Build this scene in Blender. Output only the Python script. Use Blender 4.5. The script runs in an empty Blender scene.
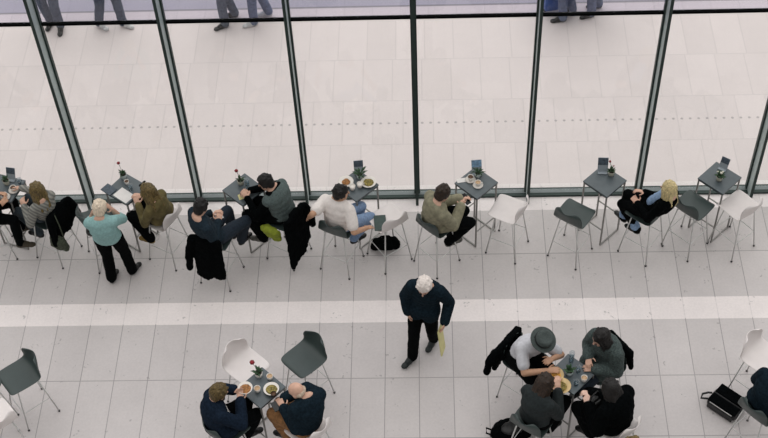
import bpy, math, random
from mathutils import Vector, Matrix, noise
random.seed(7)
SC = bpy.context.scene
COL = SC.collection
PI = math.pi
V = Vector

# ------------------------------------------------------------------ materials
MATS = {}
def srgb(r, g, b):
    f = lambda c: ((c/255+.055)/1.055)**2.4 if c > 10 else c/255/12.92
    return (f(r), f(g), f(b), 1)
def mat(name, col, rough=.6, metal=0., var=.12, scale=30., bump=0., stretch=None, spec=.4, sheen=0.):
    """principled material with a noise-driven colour variation and optional bump"""
    if name in MATS: return MATS[name]
    m = bpy.data.materials.new(name); m.use_nodes = True
    nt = m.node_tree; b = nt.nodes['Principled BSDF']
    b.inputs['Roughness'].default_value = rough
    b.inputs['Metallic'].default_value = metal
    b.inputs['Specular IOR Level'].default_value = spec
    if sheen: b.inputs['Sheen Weight'].default_value = sheen
    tc = nt.nodes.new('ShaderNodeTexCoord')
    mp = nt.nodes.new('ShaderNodeMapping')
    if stretch: mp.inputs['Scale'].default_value = stretch
    nz = nt.nodes.new('ShaderNodeTexNoise'); nz.inputs['Scale'].default_value = scale; nz.inputs['Detail'].default_value = 4
    rp = nt.nodes.new('ShaderNodeValToRGB')
    c = srgb(*col)
    lo = tuple(max(0, x*(1-var*1.6)) for x in c[:3])+(1,)
    hi = tuple(min(1, x*(1+var*1.6)) for x in c[:3])+(1,)
    rp.color_ramp.elements[0].position = .3; rp.color_ramp.elements[1].position = .7
    rp.color_ramp.elements[0].color = lo; rp.color_ramp.elements[1].color = hi
    L = nt.links.new
    L(tc.outputs['Object'], mp.inputs['Vector']); L(mp.outputs[0], nz.inputs['Vector'])
    L(nz.outputs['Fac'], rp.inputs['Fac']); L(rp.outputs[0], b.inputs['Base Color'])
    if bump:
        bp = nt.nodes.new('ShaderNodeBump'); bp.inputs['Strength'].default_value = bump; bp.inputs['Distance'].default_value = .01
        L(nz.outputs['Fac'], bp.inputs['Height']); L(bp.outputs[0], b.inputs['Normal'])
    MATS[name] = m
    return m
def knit(name, a, b, scale=90., rough=.9):
    """striped / ribbed cloth: two colours in bands"""
    m = mat(name, a, rough, var=.1, scale=60)
    nt = m.node_tree; bs = nt.nodes['Principled BSDF']
    w = nt.nodes.new('ShaderNodeTexWave'); w.inputs['Scale'].default_value = scale; w.inputs['Distortion'].default_value = 1.5
    w.bands_direction = 'DIAGONAL'
    tc = nt.nodes.new('ShaderNodeTexCoord')
    r = nt.nodes.new('ShaderNodeValToRGB'); r.color_ramp.elements[0].color = srgb(*a); r.color_ramp.elements[1].color = srgb(*b)
    nt.links.new(tc.outputs['Object'], w.inputs['Vector']); nt.links.new(w.outputs['Fac'], r.inputs['Fac']); nt.links.new(r.outputs[0], bs.inputs['Base Color'])
    return m
def glassmat(name, tint, gloss=.06):
    if name in MATS: return MATS[name]
    m = bpy.data.materials.new(name); m.use_nodes = True; nt = m.node_tree
    nt.nodes.remove(nt.nodes['Principled BSDF'])
    t = nt.nodes.new('ShaderNodeBsdfTransparent'); t.inputs['Color'].default_value = tint
    g = nt.nodes.new('ShaderNodeBsdfGlossy'); g.inputs['Roughness'].default_value = .02
    mx = nt.nodes.new('ShaderNodeMixShader'); mx.inputs[0].default_value = gloss
    o = nt.nodes['Material Output']
    nt.links.new(t.outputs[0], mx.inputs[1]); nt.links.new(g.outputs[0], mx.inputs[2]); nt.links.new(mx.outputs[0], o.inputs['Surface'])
    MATS[name] = m
    return m

# ------------------------------------------------------------------ objects
def tag(o, label=None, cat=None, group=None, kind=None):
    if label: o['label'] = label
    if cat: o['category'] = cat
    if group: o['group'] = group
    if kind: o['kind'] = kind
    return o
def empty(name, loc=(0,0,0), rz=0., label=None, cat=None, group=None, kind=None):
    o = bpy.data.objects.new(name, None); COL.objects.link(o)
    o.location = loc; o.rotation_euler = (0,0,rz); o.empty_display_size = .1
    return tag(o, label, cat, group, kind)
def copy_tree(o, parent=None):
    c = o.copy(); COL.objects.link(c); c.parent = parent
    for ch in list(o.children): copy_tree(ch, c)
    return c

class MB:
    """collects shapes, then links them as one mesh object"""
    def __init__(s): s.v = []; s.f = []
    def add(s, vs, fs, M=None):
        n = len(s.v)
        s.v += [tuple(M @ V(p)) if M else tuple(p) for p in vs]
        s.f += [tuple(i+n for i in f) for f in fs]
        return s
    def box(s, c, d, rz=0., M=None):
        x,y,z = d[0]/2,d[1]/2,d[2]/2
        vs = [(-x,-y,-z),(x,-y,-z),(x,y,-z),(-x,y,-z),(-x,-y,z),(x,-y,z),(x,y,z),(-x,y,z)]
        T = Matrix.Translation(c) @ (M if M else Matrix.Rotation(rz,4,'Z'))
        return s.add(vs, [(3,2,1,0),(4,5,6,7),(0,1,5,4),(1,2,6,5),(2,3,7,6),(3,0,4,7)], T)
    def tube(s, pts, r, seg=8, closed=False):
        pts = [V(p) for p in pts]; n = len(pts); vs = []; fs = []
        rs = r if isinstance(r,(list,tuple)) else [r]*n
        prev = None
        for i,p in enumerate(pts):
            if closed: t = (pts[(i+1)%n]-pts[i-1]).normalized()
            else: t = (pts[min(i+1,n-1)]-pts[max(i-1,0)]).normalized()
            a = t.cross(V((0,0,1)))
            if a.length < 1e-3: a = t.cross(V((1,0,0)))
            a.normalize()
            if prev is not None:
                b_ = prev - t*prev.dot(t)
                if b_.length > 1e-4: a = b_.normalized()
            prev = a; b = t.cross(a)
            for k in range(seg):
                q = 2*PI*k/seg; vs.append(p+a*(math.cos(q)*rs[i])+b*(math.sin(q)*rs[i]))
        m = n if closed else n-1
        for i in range(m):
            for k in range(seg):
                j = (i+1)%n
                fs.append((i*seg+k, i*seg+(k+1)%seg, j*seg+(k+1)%seg, j*seg+k))
        if not closed:
            fs.append(tuple(range(seg))[::-1]); fs.append(tuple((n-1)*seg+k for k in range(seg)))
        return s.add(vs, fs)
    def lathe(s, prof, c=(0,0,0), seg=20, M=None):
        vs = []; fs = []; n = len(prof)
        for (r,z) in prof:
            for k in range(seg):
                a = 2*PI*k/seg; vs.append((max(r,1e-4)*math.cos(a), max(r,1e-4)*math.sin(a), z))
        for i in range(n-1):
            for k in range(seg): fs.append((i*seg+k, i*seg+(k+1)%seg, (i+1)*seg+(k+1)%seg, (i+1)*seg+k))
        fs.append(tuple(range(seg))[::-1]); fs.append(tuple((n-1)*seg+k for k in range(seg)))
        return s.add(vs, fs, Matrix.Translation(c) @ (M if M else Matrix.Identity(4)))
    def ell(s, c, r, F=None, nu=12, nv=8):
        """ellipsoid, F = three axis vectors"""
        F = F or (V((1,0,0)),V((0,1,0)),V((0,0,1))); c = V(c)
        pr = []
        vs = [c-F[2]*r[2]]; fs = []
        for i in range(1,nv):
            th = PI*i/nv
            for k in range(nu):
                a = 2*PI*k/nu
                vs.append(c+F[0]*(r[0]*math.sin(th)*math.cos(a))+F[1]*(r[1]*math.sin(th)*math.sin(a))-F[2]*(r[2]*math.cos(th)))
        vs.append(c+F[2]*r[2]); e = len(vs)-1
        for k in range(nu):
            fs.append((0, 1+(k+1)%nu, 1+k)); fs.append((e, e-nu+k, e-nu+(k+1)%nu))
        for i in range(nv-2):
            for k in range(nu): fs.append((1+i*nu+k, 1+i*nu+(k+1)%nu, 1+(i+1)*nu+(k+1)%nu, 1+(i+1)*nu+k))
        return s.add(vs, fs)
    def cap(s, a, ra, b, rb, seg=12):
        """tapered capsule"""
        a = V(a); b = V(b); t = (b-a); L = t.length
        if L < 1e-4: return s.ell(a,(ra,)*3)
        t /= L
        pts = []; rs = []
        for i in range(1,4): q = PI/2*i/4; pts.append(a-t*ra*math.cos(q)); rs.append(ra*math.sin(q))
        pts.append(a); rs.append(ra); pts.append((a+b)/2); rs.append((ra+rb)/2); pts.append(b); rs.append(rb)
        for i in range(3,0,-1): q = PI/2*i/4; pts.append(b+t*rb*math.cos(q)); rs.append(rb*math.sin(q))
        return s.tube(pts, rs, seg)
    def mesh(s, name):
        me = bpy.data.meshes.new(name); me.from_pydata(s.v, [], s.f); me.update(); return me
    def build(s, name, m, parent=None, smooth=False, bevel=0., loc=None):
        me = s.mesh(name)
        o = bpy.data.objects.new(name, me); COL.objects.link(o)
        if m: me.materials.append(m)
        if parent: o.parent = parent
        if loc: o.location = loc
        if smooth: me.polygons.foreach_set('use_smooth', [True]*len(me.polygons))
        if bevel:
            md = o.modifiers.new('bevel','BEVEL'); md.width = bevel; md.segments = 2; md.limit_method = 'ANGLE'
            bake(o)
        return o
    def blob(s, name, m, parent=None, voxel=.012, smooth=4, fold=0., fscale=9., seed=0., fac=.5):
        """fuse the collected closed shapes into one continuous skin"""
        o = s.build(name, m, parent)
        r = o.modifiers.new('r','REMESH'); r.mode = 'VOXEL'; r.voxel_size = voxel; r.use_smooth_shade = True
        if smooth:
            q = o.modifiers.new('s','SMOOTH'); q.iterations = smooth; q.factor = fac
        bake(o)
        me = o.data
        if fold:
            off = V((seed*3.1, seed*1.7, seed))
            nv = [v.normal.copy() for v in me.vertices]
            for v,n in zip(me.vertices, nv):
                p = v.co*fscale+off
                v.co += n*(fold*(noise.noise(p)+.5*noise.noise(p*2.3)))
        me.polygons.foreach_set('use_smooth', [True]*len(me.polygons)); me.update()
        return o
def bake(o):
    dg = bpy.context.evaluated_depsgraph_get(); dg.update()
    me = bpy.data.meshes.new_from_object(o.evaluated_get(dg))
    old = o.data; o.modifiers.clear(); o.data = me; me.name = old.name; bpy.data.meshes.remove(old)

def dirv(deg, pitch=0.):
    a = math.radians(deg); p = math.radians(pitch)
    return V((math.cos(a)*math.cos(p), math.sin(a)*math.cos(p), math.sin(p)))
def leftv(deg): return dirv(deg+90)
UP = V((0,0,1))

# ------------------------------------------------------------------ people
def ik(a, c, l1, l2, hint):
    a = V(a); c = V(c); d = c-a; D = d.length
    mx = (l1+l2)*.995
    if D > mx: c = a+d*(mx/D); d = c-a; D = mx
    if D < abs(l1-l2)+.02: D = abs(l1-l2)+.02
    n = d.normalized()
    x = (l1*l1-l2*l2+D*D)/(2*D); h = math.sqrt(max(l1*l1-x*x,0))
    hv = V(hint); hv = hv-n*hv.dot(n)
    if hv.length < 1e-4: hv = n.orthogonal()
    return a+n*x+hv.normalized()*h, c
def hand(mb, w, d, nrm, side, curl=.7):
    """palm, four unequal bent fingers, thumb off the side of the palm; side=+1 puts the thumb on d x nrm"""
    d = d.normalized(); nrm = (nrm-d*nrm.dot(d)).normalized(); lat = d.cross(nrm)*side   # towards the thumb
    mb.ell(w+d*.045, (.052,.041,.017), (d,lat,nrm))
    for i,(off,L) in enumerate(((.030,.070),(.010,.080),(-.011,.074),(-.031,.058))):
        b = w+d*.085+lat*off
        sp = (d+lat*(off*4.0)).normalized()
        d1 = (sp*math.cos(curl*.5)+nrm*math.sin(curl*.5)); d2 = (sp*math.cos(curl*1.5)+nrm*math.sin(curl*1.5))
        k = b+d1*L*.52
        mb.cap(b-d*.01,.0088,k,.0080,8); mb.cap(k,.0080,k+d2*L*.48,.0068,8)
    b = w+d*.028+lat*.034
    t1 = (d*.55+lat*.75+nrm*.35).normalized(); t2 = (d*.85+lat*.3+nrm*.45).normalized()
    mb.cap(b,.0115,b+t1*.038,.010,8); mb.cap(b+t1*.038,.010,b+t1*.038+t2*.032,.008,8)
def headframe(yaw, pitch, roll=0.):
    f = dirv(yaw, pitch); l = leftv(yaw); u = f.cross(l)
    if roll:
        R = Matrix.Rotation(math.radians(roll),3,f); l = R @ l; u = R @ u
    return f, l, u

def person(label, pel, pyaw, head, hyaw, hpitch=-10, roll=0, syaw=None, handL=None, handR=None, footL=None, footR=None,
           kneeL=None, kneeR=None, elbL=None, elbR=None, skin='skin', top=None, sleeve=1., puff=.014, legs=None, legpuff=.012, shoe=None,
           hair=None, hairmat=None, size=1., wide=1., coat=None, collar=None, curl=.7, palmL=None, palmR=None, hem=.06, group=None,
           voxel=.0075, cuff=None, face=True, fyaw=None, name='person', toe=0.):
    S = size; pel = V(pel); head = V(head); syaw = pyaw if syaw is None else syaw
    root = empty(name, (pel.x, pel.y, 0), 0, label, 'person', group)
    O = V((pel.x, pel.y, 0)); pel = pel-O; head = head-O
    T = lambda p: None if p is None else V(p)-O
    sp = (head-pel).normalized()
    hf, hl, hu = headframe(hyaw, hpitch, roll)
    N = head-hu*.135*S-hf*.035*S-UP*.015                # base of the neck
    N = pel+(N-pel)
    sd = (N-pel).normalized(); H = (N-pel).length
    sl = leftv(syaw); sl = (sl-sd*sl.dot(sd)).normalized()
    SH = {1: N-sd*.055*S+sl*.150*S*wide, -1: N-sd*.055*S-sl*.150*S*wide}
    pl = leftv(pyaw); HP = {1: pel+pl*.09*S, -1: pel-pl*.09*S}
    pf = dirv(pyaw)
    # joints
    A = {}; 
    for s,hd,eh in ((1,handL,elbL),(-1,handR,elbR)):
        hd = T(hd)
        if hd is None: hd = SH[s]+V((0,0,-.52))+pf*.05
        dd = (hd-SH[s]); tgt = hd-dd.normalized()*.05
        hint = (T(eh)-SH[s]) if eh is not None else (-UP*1.0 - dirv(syaw)*.35 + sl*s*.55)
        e,w = ik(SH[s], tgt, .285*S, .255*S, hint); A[s] = (SH[s], e, w)
    LG = {}
    for s,ft,kh in ((1,footL,kneeL),(-1,footR,kneeR)):
        ft = T(ft); hint = (T(kh)-HP[s]) if kh is not None else (pf*1.+UP*.6+pl*s*.12)
        k,a = ik(HP[s], ft+UP*.085, .43*S, .42*S, hint); LG[s] = (HP[s], k, a)
    fy = pyaw if fyaw is None else fyaw
    TOR = ((-.05,.105,.150),(.10,.115,.165),(.26,.105,.150),(.42,.105,.145),(.58,.112,.155),(.74,.112,.158),(.88,.092,.150),(.97,.065,.10))
    def torso(mb, inf, t0=-1., t1=2., bulk=1.):
        for t,a,b in TOR:
            if t < t0 or t > t1: continue
            q = max(0,min(1,t)); l = (pl*(1-q)+sl*q); l = (l-sd*l.dot(sd)).normalized(); f = l.cross(sd)
            bend = f*(-.03*math.sin(PI*q))*S
            mb.ell(pel+sd*(H*t)+bend, (a*S*bulk+inf, b*S*bulk*wide+inf, .105*S+inf*.6), (f,l,sd), 16, 10)
        if t1 > .9:
            mb.cap(SH[1]-sl*.02,.062*S+inf,SH[-1]+sl*.02,.062*S+inf)
    def arm(mb, s, inf, frac=1.):
        sh,e,w = A[s]
        if frac >= .5:
            mb.cap(sh,.052*S+inf,e,.042*S+inf)
            if frac > .5: mb.cap(e,.043*S+inf,e+(w-e)*min(1,(frac-.5)*2),.031*S+inf*1.05)
        else: mb.cap(sh,.052*S+inf,sh+(e-sh)*frac*2,.046*S+inf*1.15)
    def leg(mb, s, inf, frac=1.):
        h,k,a = LG[s]
        mb.cap(h,.088*S+inf,k,.056*S+inf); 
        c = k+(a-k)*.35; back = (h-k).normalized()*.0
        mb.cap(k,.055*S+inf,c,.054*S+inf)
        e = k+(a-k)*frac; mb.cap(c,.054*S+inf,e,.036*S+inf*1.6)
    # body
    mb = MB(); torso(mb, 0)
    mb.ell(pel,(.115*S,.155*S,.11*S),(pf,pl,UP))
    mb.cap(N-sd*.03,.058*S,head-hu*.07*S-hf*.02*S,.050*S)
    for s in (1,-1):
        arm(mb,s,0); leg(mb,s,0)
        sh,e,w = A[s]; d = (w-e).normalized()
        pn = (palmL if s==1 else palmR)
        pn = V(pn) if pn is not None else (-UP*.8-sl*s*.45)
        hand(mb, w, d, pn, -s, curl)
        h,k,a = LG[s]; fd = dirv(fy+s*8, toe)
        mb.cap(a,.034*S,a-UP*.045*S-fd*.01,.028*S); mb.cap(a-UP*.05*S-fd*.01,.026*S,a-UP*.062*S+fd*.14*S,.018*S)
    hp = lambda x,y,z: head+hf*(x*S)+hl*(y*S)+hu*(z*S)
    F3 = (hf,hl,hu)
    mb.ell(hp(-.012,0,.025),(.094*S,.075*S,.088*S),F3,16,12)
    mb.ell(hp(.022,0,-.048),(.062*S,.056*S,.068*S),F3)
    mb.ell(hp(.062,0,-.098),(.022*S,.026*S,.018*S),F3)
    mb.ell(hp(.066,0,.030),(.018*S,.052*S,.014*S),F3)
    mb.cap(hp(.082,0,.012),.009*S,hp(.102,0,-.022),.0135*S,8)
    mb.ell(hp(.077,0,-.055),(.010*S,.023*S,.011*S),F3)
    for s in (1,-1): mb.ell(hp(-.004,.078*s,-.006),(.020*S,.008*S,.030*S),F3,8,8)
    body = mb.blob('body', MATS[skin], root, voxel, 2)
    if face:
        for s in (1,-1): MB().ell(hp(.079,.030*s,.006),(.007,.012,.008),F3,8,6).build('eye', mat('eye_dark',(40,34,32),.3), root, True)
        MB().ell(hp(.083,0,-.056),(.006,.020,.004),F3,8,6).build('mouth', mat('lips',(150,92,84),.5), root, True)
    seed = random.random()*50
    if legs:
        mb = MB(); torso(mb, legpuff*.7, -1, .2); mb.ell(pel,(.120*S+legpuff,.160*S+legpuff,.115*S),(pf,pl,UP))
        for s in (1,-1): leg(mb,s,legpuff,1.02)
        mb.blob('trousers', MATS[legs], root, .011, 4, .006, 9, seed)
    if top:
        mb = MB(); torso(mb, puff, hem, .9)
        for s in (1,-1): arm(mb,s,puff,sleeve)
        if coat:
            mb.ell(pel+sd*.03,(.14*S+puff,.175*S+puff,.13*S),(pf,pl,UP))
            for s in (1,-1):
                h,k,a = LG[s]; q = h+(k-h)*coat; mb.cap(h,.10*S+puff,q,.085*S+puff)
        if collar: mb.cap(N-sd*.02,.075*S,N+sd*.03-hf*.01,.066*S)
        mb.blob('top', MATS[top], root, .011, 4, .006, 9, seed+3)
    if shoe:
        for s in (1,-1):
            h,k,a = LG[s]; fd = dirv(fy+s*8, toe); b = a-UP*.052*S
            mb = MB(); fl = leftv(fy+s*8); fu = fd.cross(fl)
            mb.ell(b-fd*.015,(.05*S,.04*S,.042*S),(fd,fl,fu)); mb.ell(b+fd*.065*S-fu*.008,(.085*S,.043*S,.034*S),(fd,fl,fu)); mb.ell(b+fd*.135*S-fu*.012,(.06*S,.044*S,.028*S),(fd,fl,fu))
            mb.cap(a+UP*.015,.047*S,b,.046*S); mb.cap(a-UP*.012,.046*S,b+fd*.09*S+fu*.006,.038*S)
            mb.blob('shoe', MATS[shoe], root, .009, 3)
    if hair:
        mb = MB()
        if hair in ('short','long','full','bob'):
            k = .006 if hair == 'short' else .014
            mb.ell(hp(-.026,0,.036),((.092+k)*S,(.077+k)*S,(.086+k)*S),F3,18,12)
            mb.ell(hp(-.06,0,-.02),(.052*S,(.066+k)*S,.07*S),F3)
            for s in (1,-1): mb.ell(hp(-.01,.070*s,.012),(.04*S,.018*S,.045*S),F3)
            for i in range(26 if hair in ('short','full') else 9):     # tufts break the outline
                a = random.uniform(0,2*PI); t = random.uniform(.1,1.3)
                q = hp(-.026+(.092+k)*math.sin(t)*math.cos(a),(.077+k)*math.sin(t)*math.sin(a),.036+(.086+k)*math.cos(t))
                mb.ell(q,(.022*S,.018*S,.012*S),F3,8,6)
        if hair in ('long','bob'):
            L = -.25 if hair == 'long' else -.13
            for y in (-.062,-.03,0,.03,.062):
                e = hp(-.080-.025*random.random(), y*1.15+random.uniform(-.015,.015), L+random.uniform(-.05,.03)); e.z = min(e.z, (head-UP*.1).z)
                mb.cap(hp(-.058,y*.9,.0),.040*S,e,.017*S,8)
            for s in (1,-1):
                mb.cap(hp(.015,.074*s,.03),.020*S,hp(.01,.088*s,L*.8),.018*S,8); mb.cap(hp(-.03,.076*s,.02),.026*S,hp(-.04,.090*s,L*.98),.018*S,8); mb.cap(hp(-.005,.076*s,.03),.030*S,hp(-.01,.092*s,L*.65),.020*S,8); mb.cap(hp(.035,.070*s,.04),.020*S,hp(.045,.078*s,L*1.05),.018*S,8)
        if hair == 'fringe':        # thin ring round a bald crown
            mb.ell(hp(-.045,0,-.018),(.060*S,.080*S,.045*S),F3,16,10)
        mb.blob('hair', MATS[hairmat], root, .0075, 3, .004, 60, seed)
    return dict(root=root, O=O, hp=hp, F3=F3, N=N, sd=sd, sl=sl, A=A, LG=LG, head=head, pel=pel, pf=pf, pl=pl, S=S)

# ------------------------------------------------------------------ palette
mat('chrome',(206,206,203),.35,.1,.04,20)
mat('glide',(40,40,42),.6)
mat('shell_grey',(52,64,62),.42,0,.05,8,spec=.5)
mat('shell_white',(222,215,212),.4,0,.02,8)
mat('laminate',(80,89,93),.38,0,.06,14,spec=.5)
mat('laminate_edge',(48,52,54),.5)
mat('tubesteel',(138,136,132),.4,.3,.05)
mat('skin',(205,164,142),.6,0,.05,25); mat('skin_pale',(222,186,168),.6,0,.05,25); mat('skin_tan',(188,146,118),.6,0,.05,25)
BLK = mat('black_cloth',(7,9,10),1,0,.25,40,.2,spec=.03)
mat('black_trousers',(9,11,12),1,0,.2,40,.2,spec=.05)
mat('navy_wool',(23,35,43),1,0,.22,40,.2,spec=.06)
mat('navy_blazer',(24,34,47),1,0,.2,40,.2,spec=.06)
mat('blue_jumper',(28,41,50),.9,0,.2,50,.2,spec=.2)
mat('teal_jumper',(140,178,176),.85,0,.08,40,.2)
mat('jeans_dark',(26,37,48),.9,0,.2,60,.2); mat('jeans_blue',(120,142,172),.9,0,.14,50,.2); mat('jeans_slate',(46,56,62),.9,0,.2,50,.2)
mat('denim_shirt',(132,156,186),.9,0,.15,50,.2)
mat('olive_jacket',(98,88,54),.9,0,.2,14,.3)
mat('khaki_jacket',(134,130,108),.9,0,.14,22,.3)
mat('white_tee',(226,218,212),.85,0,.04,30,.1); mat('grey_tee',(196,196,200),.85,0,.06,30,.1)
mat('greygreen_jumper',(80,92,90),.9,0,.18,60,.3)
mat('tweed',(66,77,75),.95,0,.3,60,.4)
mat('tan_trousers',(132,94,58),.9,0,.22,25,.3)
mat('grey_coat',(104,114,136),.9,0,.15,20,.2)
mat('dark_grey_cloth',(28,35,36),.9,0,.2,40,.2)
mat('outdoor_trousers',(88,96,108),.9,0,.2,30)
knit('grey_knit',(146,144,136),(102,104,100),9)
mat('black_leather',(16,17,17),.4,0,.2,40,.2); mat('brown_shoe',(62,54,40),.6,0,.2,40,.2); mat('tan_boot',(134,110,58),.7,0,.15,40,.2); mat('green_black_shoe',(24,32,32),.5); mat('white_shoe',(205,205,205),.6)
mat('grey_sneaker',(90,88,82),.6,0,.25,40)
ST = (9,9,2.2)
mat('hair_dark',(17,14,12),.6,0,0.52,9,.4,ST); mat('hair_brown',(44,31,21),.6,0,0.45,9,.4,ST); mat('hair_olive',(104,86,48),.6,0,0.45,9,.4,ST); mat('hair_long_olive',(98,82,46),.55,0,0.45,9,.5,ST)
mat('hair_blonde',(198,180,132),.55,0,0.30,9,.5,ST); mat('hair_white',(226,216,208),.7,0,0.09,9,.4,ST); mat('hair_palebun',(222,205,182),.65,0,0.15,9,.4,ST); mat('hair_sandy',(88,72,38),.6,0,0.38,9,.4,ST); mat('hair_fairgrey',(190,170,150),.7,0,0.15,9,.3,ST)
mat('hat_felt',(66,74,72),.9,0,.12,40,.2); mat('hat_band',(22,24,24),.8)
mat('paper_white',(224,220,216),.8,0,.03,12); mat('paper_cream',(206,198,142),.8,0,.06,12); mat('print_grey',(126,128,136),.8,0,.2,70)
mat('china_cream',(214,186,134),.4,0,.06,12); mat('china',(226,220,212),.3,0,.02,10); mat('coffee',(92,64,42),.4,0,.15,25); mat('milk_coffee',(196,164,128),.4,0,.1,25)
mat('food_yellow',(212,160,74),.7,0,.3,45,.6); mat('food_green',(132,118,62),.7,0,.45,50,.8); mat('food_brown',(150,104,60),.7,0,.4,45,.8)
mat('leaf',(44,70,44),.6,0,.3,30); mat('stem_green',(58,78,46),.6); mat('bloom_red',(124,22,32),.6,0,.25,40); mat('bloom_white',(210,206,190),.6,0,.08,30)
mat('pot_stone',(168,166,152),.7,0,.15,40,.3); mat('pot_glass',(176,186,184),.2,0,.05,20); mat('soil',(38,30,24),.9)
mat('holder',(150,158,164),.35,.2,.05); mat('card_dark',(70,80,90),.5,0,.35,60); mat('card_blue',(120,150,176),.5,0,.35,40); mat('menu_green',(58,74,70),.6,0,.1,20)
mat('lime_cloth',(134,146,42),.8,0,.15,20,.3); mat('phone_black',(12,13,15),.2); mat('rubber',(22,22,22),.8)
mat('steel_paint',(168,180,178),.5,.1,.04,6); mat('steel_dark',(40,56,52),.55,.1,.06,6); mat('transom_black',(5,7,7),.9,spec=.05)
mat('sill_grey',(112,120,120),.5,.1,.05,8); mat('straw',(226,226,220),.5); mat('olive_canvas',(64,70,56),.9,0,.2,50,.3); mat('blue_case',(70,100,160),.5,0,.1,10)

# ------------------------------------------------------------------ floors
def paving(name, base, dark, rows, xo, xs, joint, strips=(), stud=None, far=None, brick=False, jw=.006, mott=.06):
    m = bpy.data.materials.new(name); m.use_nodes = True; nt = m.node_tree; L = nt.links.new; b = nt.nodes['Principled BSDF']
    b.inputs['Roughness'].default_value = .55; b.inputs['Specular IOR Level'].default_value = .3
    tc = nt.nodes.new('ShaderNodeTexCoord'); sx = nt.nodes.new('ShaderNodeSeparateXYZ'); L(tc.outputs['Object'], sx.inputs[0])
    def mth(op, a, c=None, d=None):
        n = nt.nodes.new('ShaderNodeMath'); n.operation = op
        for i,v in enumerate((a,c,d)):
            if v is None: continue
            if isinstance(v,(int,float)): n.inputs[i].default_value = v
            else: L(v, n.inputs[i])
        return n.outputs[0]
    def mix(fac, a, c):
        n = nt.nodes.new('ShaderNodeMix'); n.data_type = 'RGBA'
        if isinstance(fac,(int,float)): n.inputs[0].default_value = fac
        else: L(fac, n.inputs[0])
        for i,v in ((6,a),(7,c)):
            if isinstance(v,tuple): n.inputs[i].default_value = v
            else: L(v, n.inputs[i])
        return n.outputs[2]
    X, Y = sx.outputs[0], sx.outputs[1]
    n1 = nt.nodes.new('ShaderNodeTexNoise'); n1.inputs['Scale'].default_value = 1.1; n1.inputs['Detail'].default_value = 6; L(tc.outputs['Object'], n1.inputs['Vector'])
    n2 = nt.nodes.new('ShaderNodeTexNoise'); n2.inputs['Scale'].default_value = 34; n2.inputs['Detail'].default_value = 5; L(tc.outputs['Object'], n2.inputs['Vector'])
    n3 = nt.nodes.new('ShaderNodeTexNoise'); n3.inputs['Scale'].default_value = 3.2; n3.inputs['Detail'].default_value = 8; n3.inputs['Roughness'].default_value = .7; L(tc.outputs['Object'], n3.inputs['Vector'])
    # a tone per tile
    if brick:
        r = mth('FLOOR', mth('DIVIDE', mth('SUBTRACT', Y, rows[0]), rows[1]))
        sh = mth('MULTIPLY', mth('PINGPONG', mth('MULTIPLY', r, .37), .5), xs)
        Xb = mth('ADD', X, sh)
    else: Xb = X
    tid = mth('FLOOR', mth('DIVIDE', mth('SUBTRACT', Xb, xo), xs))
    if not brick:
        r = None
        for y in rows:
            g = mth('GREATER_THAN', Y, y); r = g if r is None else mth('ADD', r, g)
    wn = nt.nodes.new('ShaderNodeTexWhiteNoise'); wn.noise_dimensions = '2D'
    cb = nt.nodes.new('ShaderNodeCombineXYZ'); L(tid, cb.inputs[0]); L(r, cb.inputs[1]); L(cb.outputs[0], wn.inputs[0])
    c = mix(wn.outputs[0], tuple(x*.97 for x in base[:3])+(1,), tuple(x*1.03 for x in base[:3])+(1,))
    fac = mth('ADD', mth('ADD', mth('MULTIPLY', mth('SUBTRACT', n1.outputs[0], .5), .9), mth('MULTIPLY', mth('SUBTRACT', n2.outputs[0], .5), 1.0)), mth('MULTIPLY', mth('SUBTRACT', n3.outputs[0], .5), 1.0))
    for y0,y1,cc in strips:
        inside = mth('MULTIPLY', mth('GREATER_THAN', Y, y0), mth('LESS_THAN', Y, y1)); c = mix(inside, c, cc)
    if far: c = mix(mth('GREATER_THAN', Y, far[0]), c, far[1])
    gain = mth('ADD', 1.0, mth('MULTIPLY', fac, mott*2.4))
    vm = nt.nodes.new('ShaderNodeVectorMath'); vm.operation = 'SCALE'; L(c, vm.inputs[0]); L(gain, vm.inputs['Scale'])
    c = vm.outputs[0]
    # scuffs and hairline cracks
    if not brick:
        vo = nt.nodes.new('ShaderNodeTexNoise'); vo.inputs['Scale'].default_value = 5.5; vo.inputs['Detail'].default_value = 2; L(tc.outputs['Object'], vo.inputs['Vector'])
        n4 = nt.nodes.new('ShaderNodeTexNoise'); n4.inputs['Scale'].default_value = 23; n4.inputs['Detail'].default_value = 6; L(tc.outputs['Object'], n4.inputs['Vector'])
        sc = mth('MULTIPLY', mth('GREATER_THAN', vo.outputs[0], .64), mth('GREATER_THAN', n4.outputs[0], .59))
        c = mix(mth('MULTIPLY', sc, .38), c, dark)
    # joints
    jx = mth('LESS_THAN', mth('ABSOLUTE', mth('SUBTRACT', mth('FRACT', mth('ADD', mth('DIVIDE', mth('SUBTRACT', Xb, xo), xs), .5)), .5)), jw/xs)
    j = jx
    if brick:
        j = mth('MAXIMUM', j, mth('LESS_THAN', mth('ABSOLUTE', mth('SUBTRACT', mth('FRACT', mth('ADD', mth('DIVIDE', mth('SUBTRACT', Y, rows[0]), rows[1]), .5)), .5)), jw/rows[1]))
    else:
        for y in rows: j = mth('MAXIMUM', j, mth('LESS_THAN', mth('ABSOLUTE', mth('SUBTRACT', Y, y)), jw))
        for y0,y1,cc in strips:
            j = mth('MULTIPLY', j, mth('SUBTRACT', 1.0, mth('MULTIPLY', .72, mth('MULTIPLY', mth('GREATER_THAN', Y, y0+.012), mth('LESS_THAN', Y, y1-.012)))))
    brk = mth('ADD', .45, mth('MULTIPLY', n3.outputs[0], .9))
    c = mix(mth('MULTIPLY', mth('MULTIPLY', j, joint), brk), c, dark)
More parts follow.
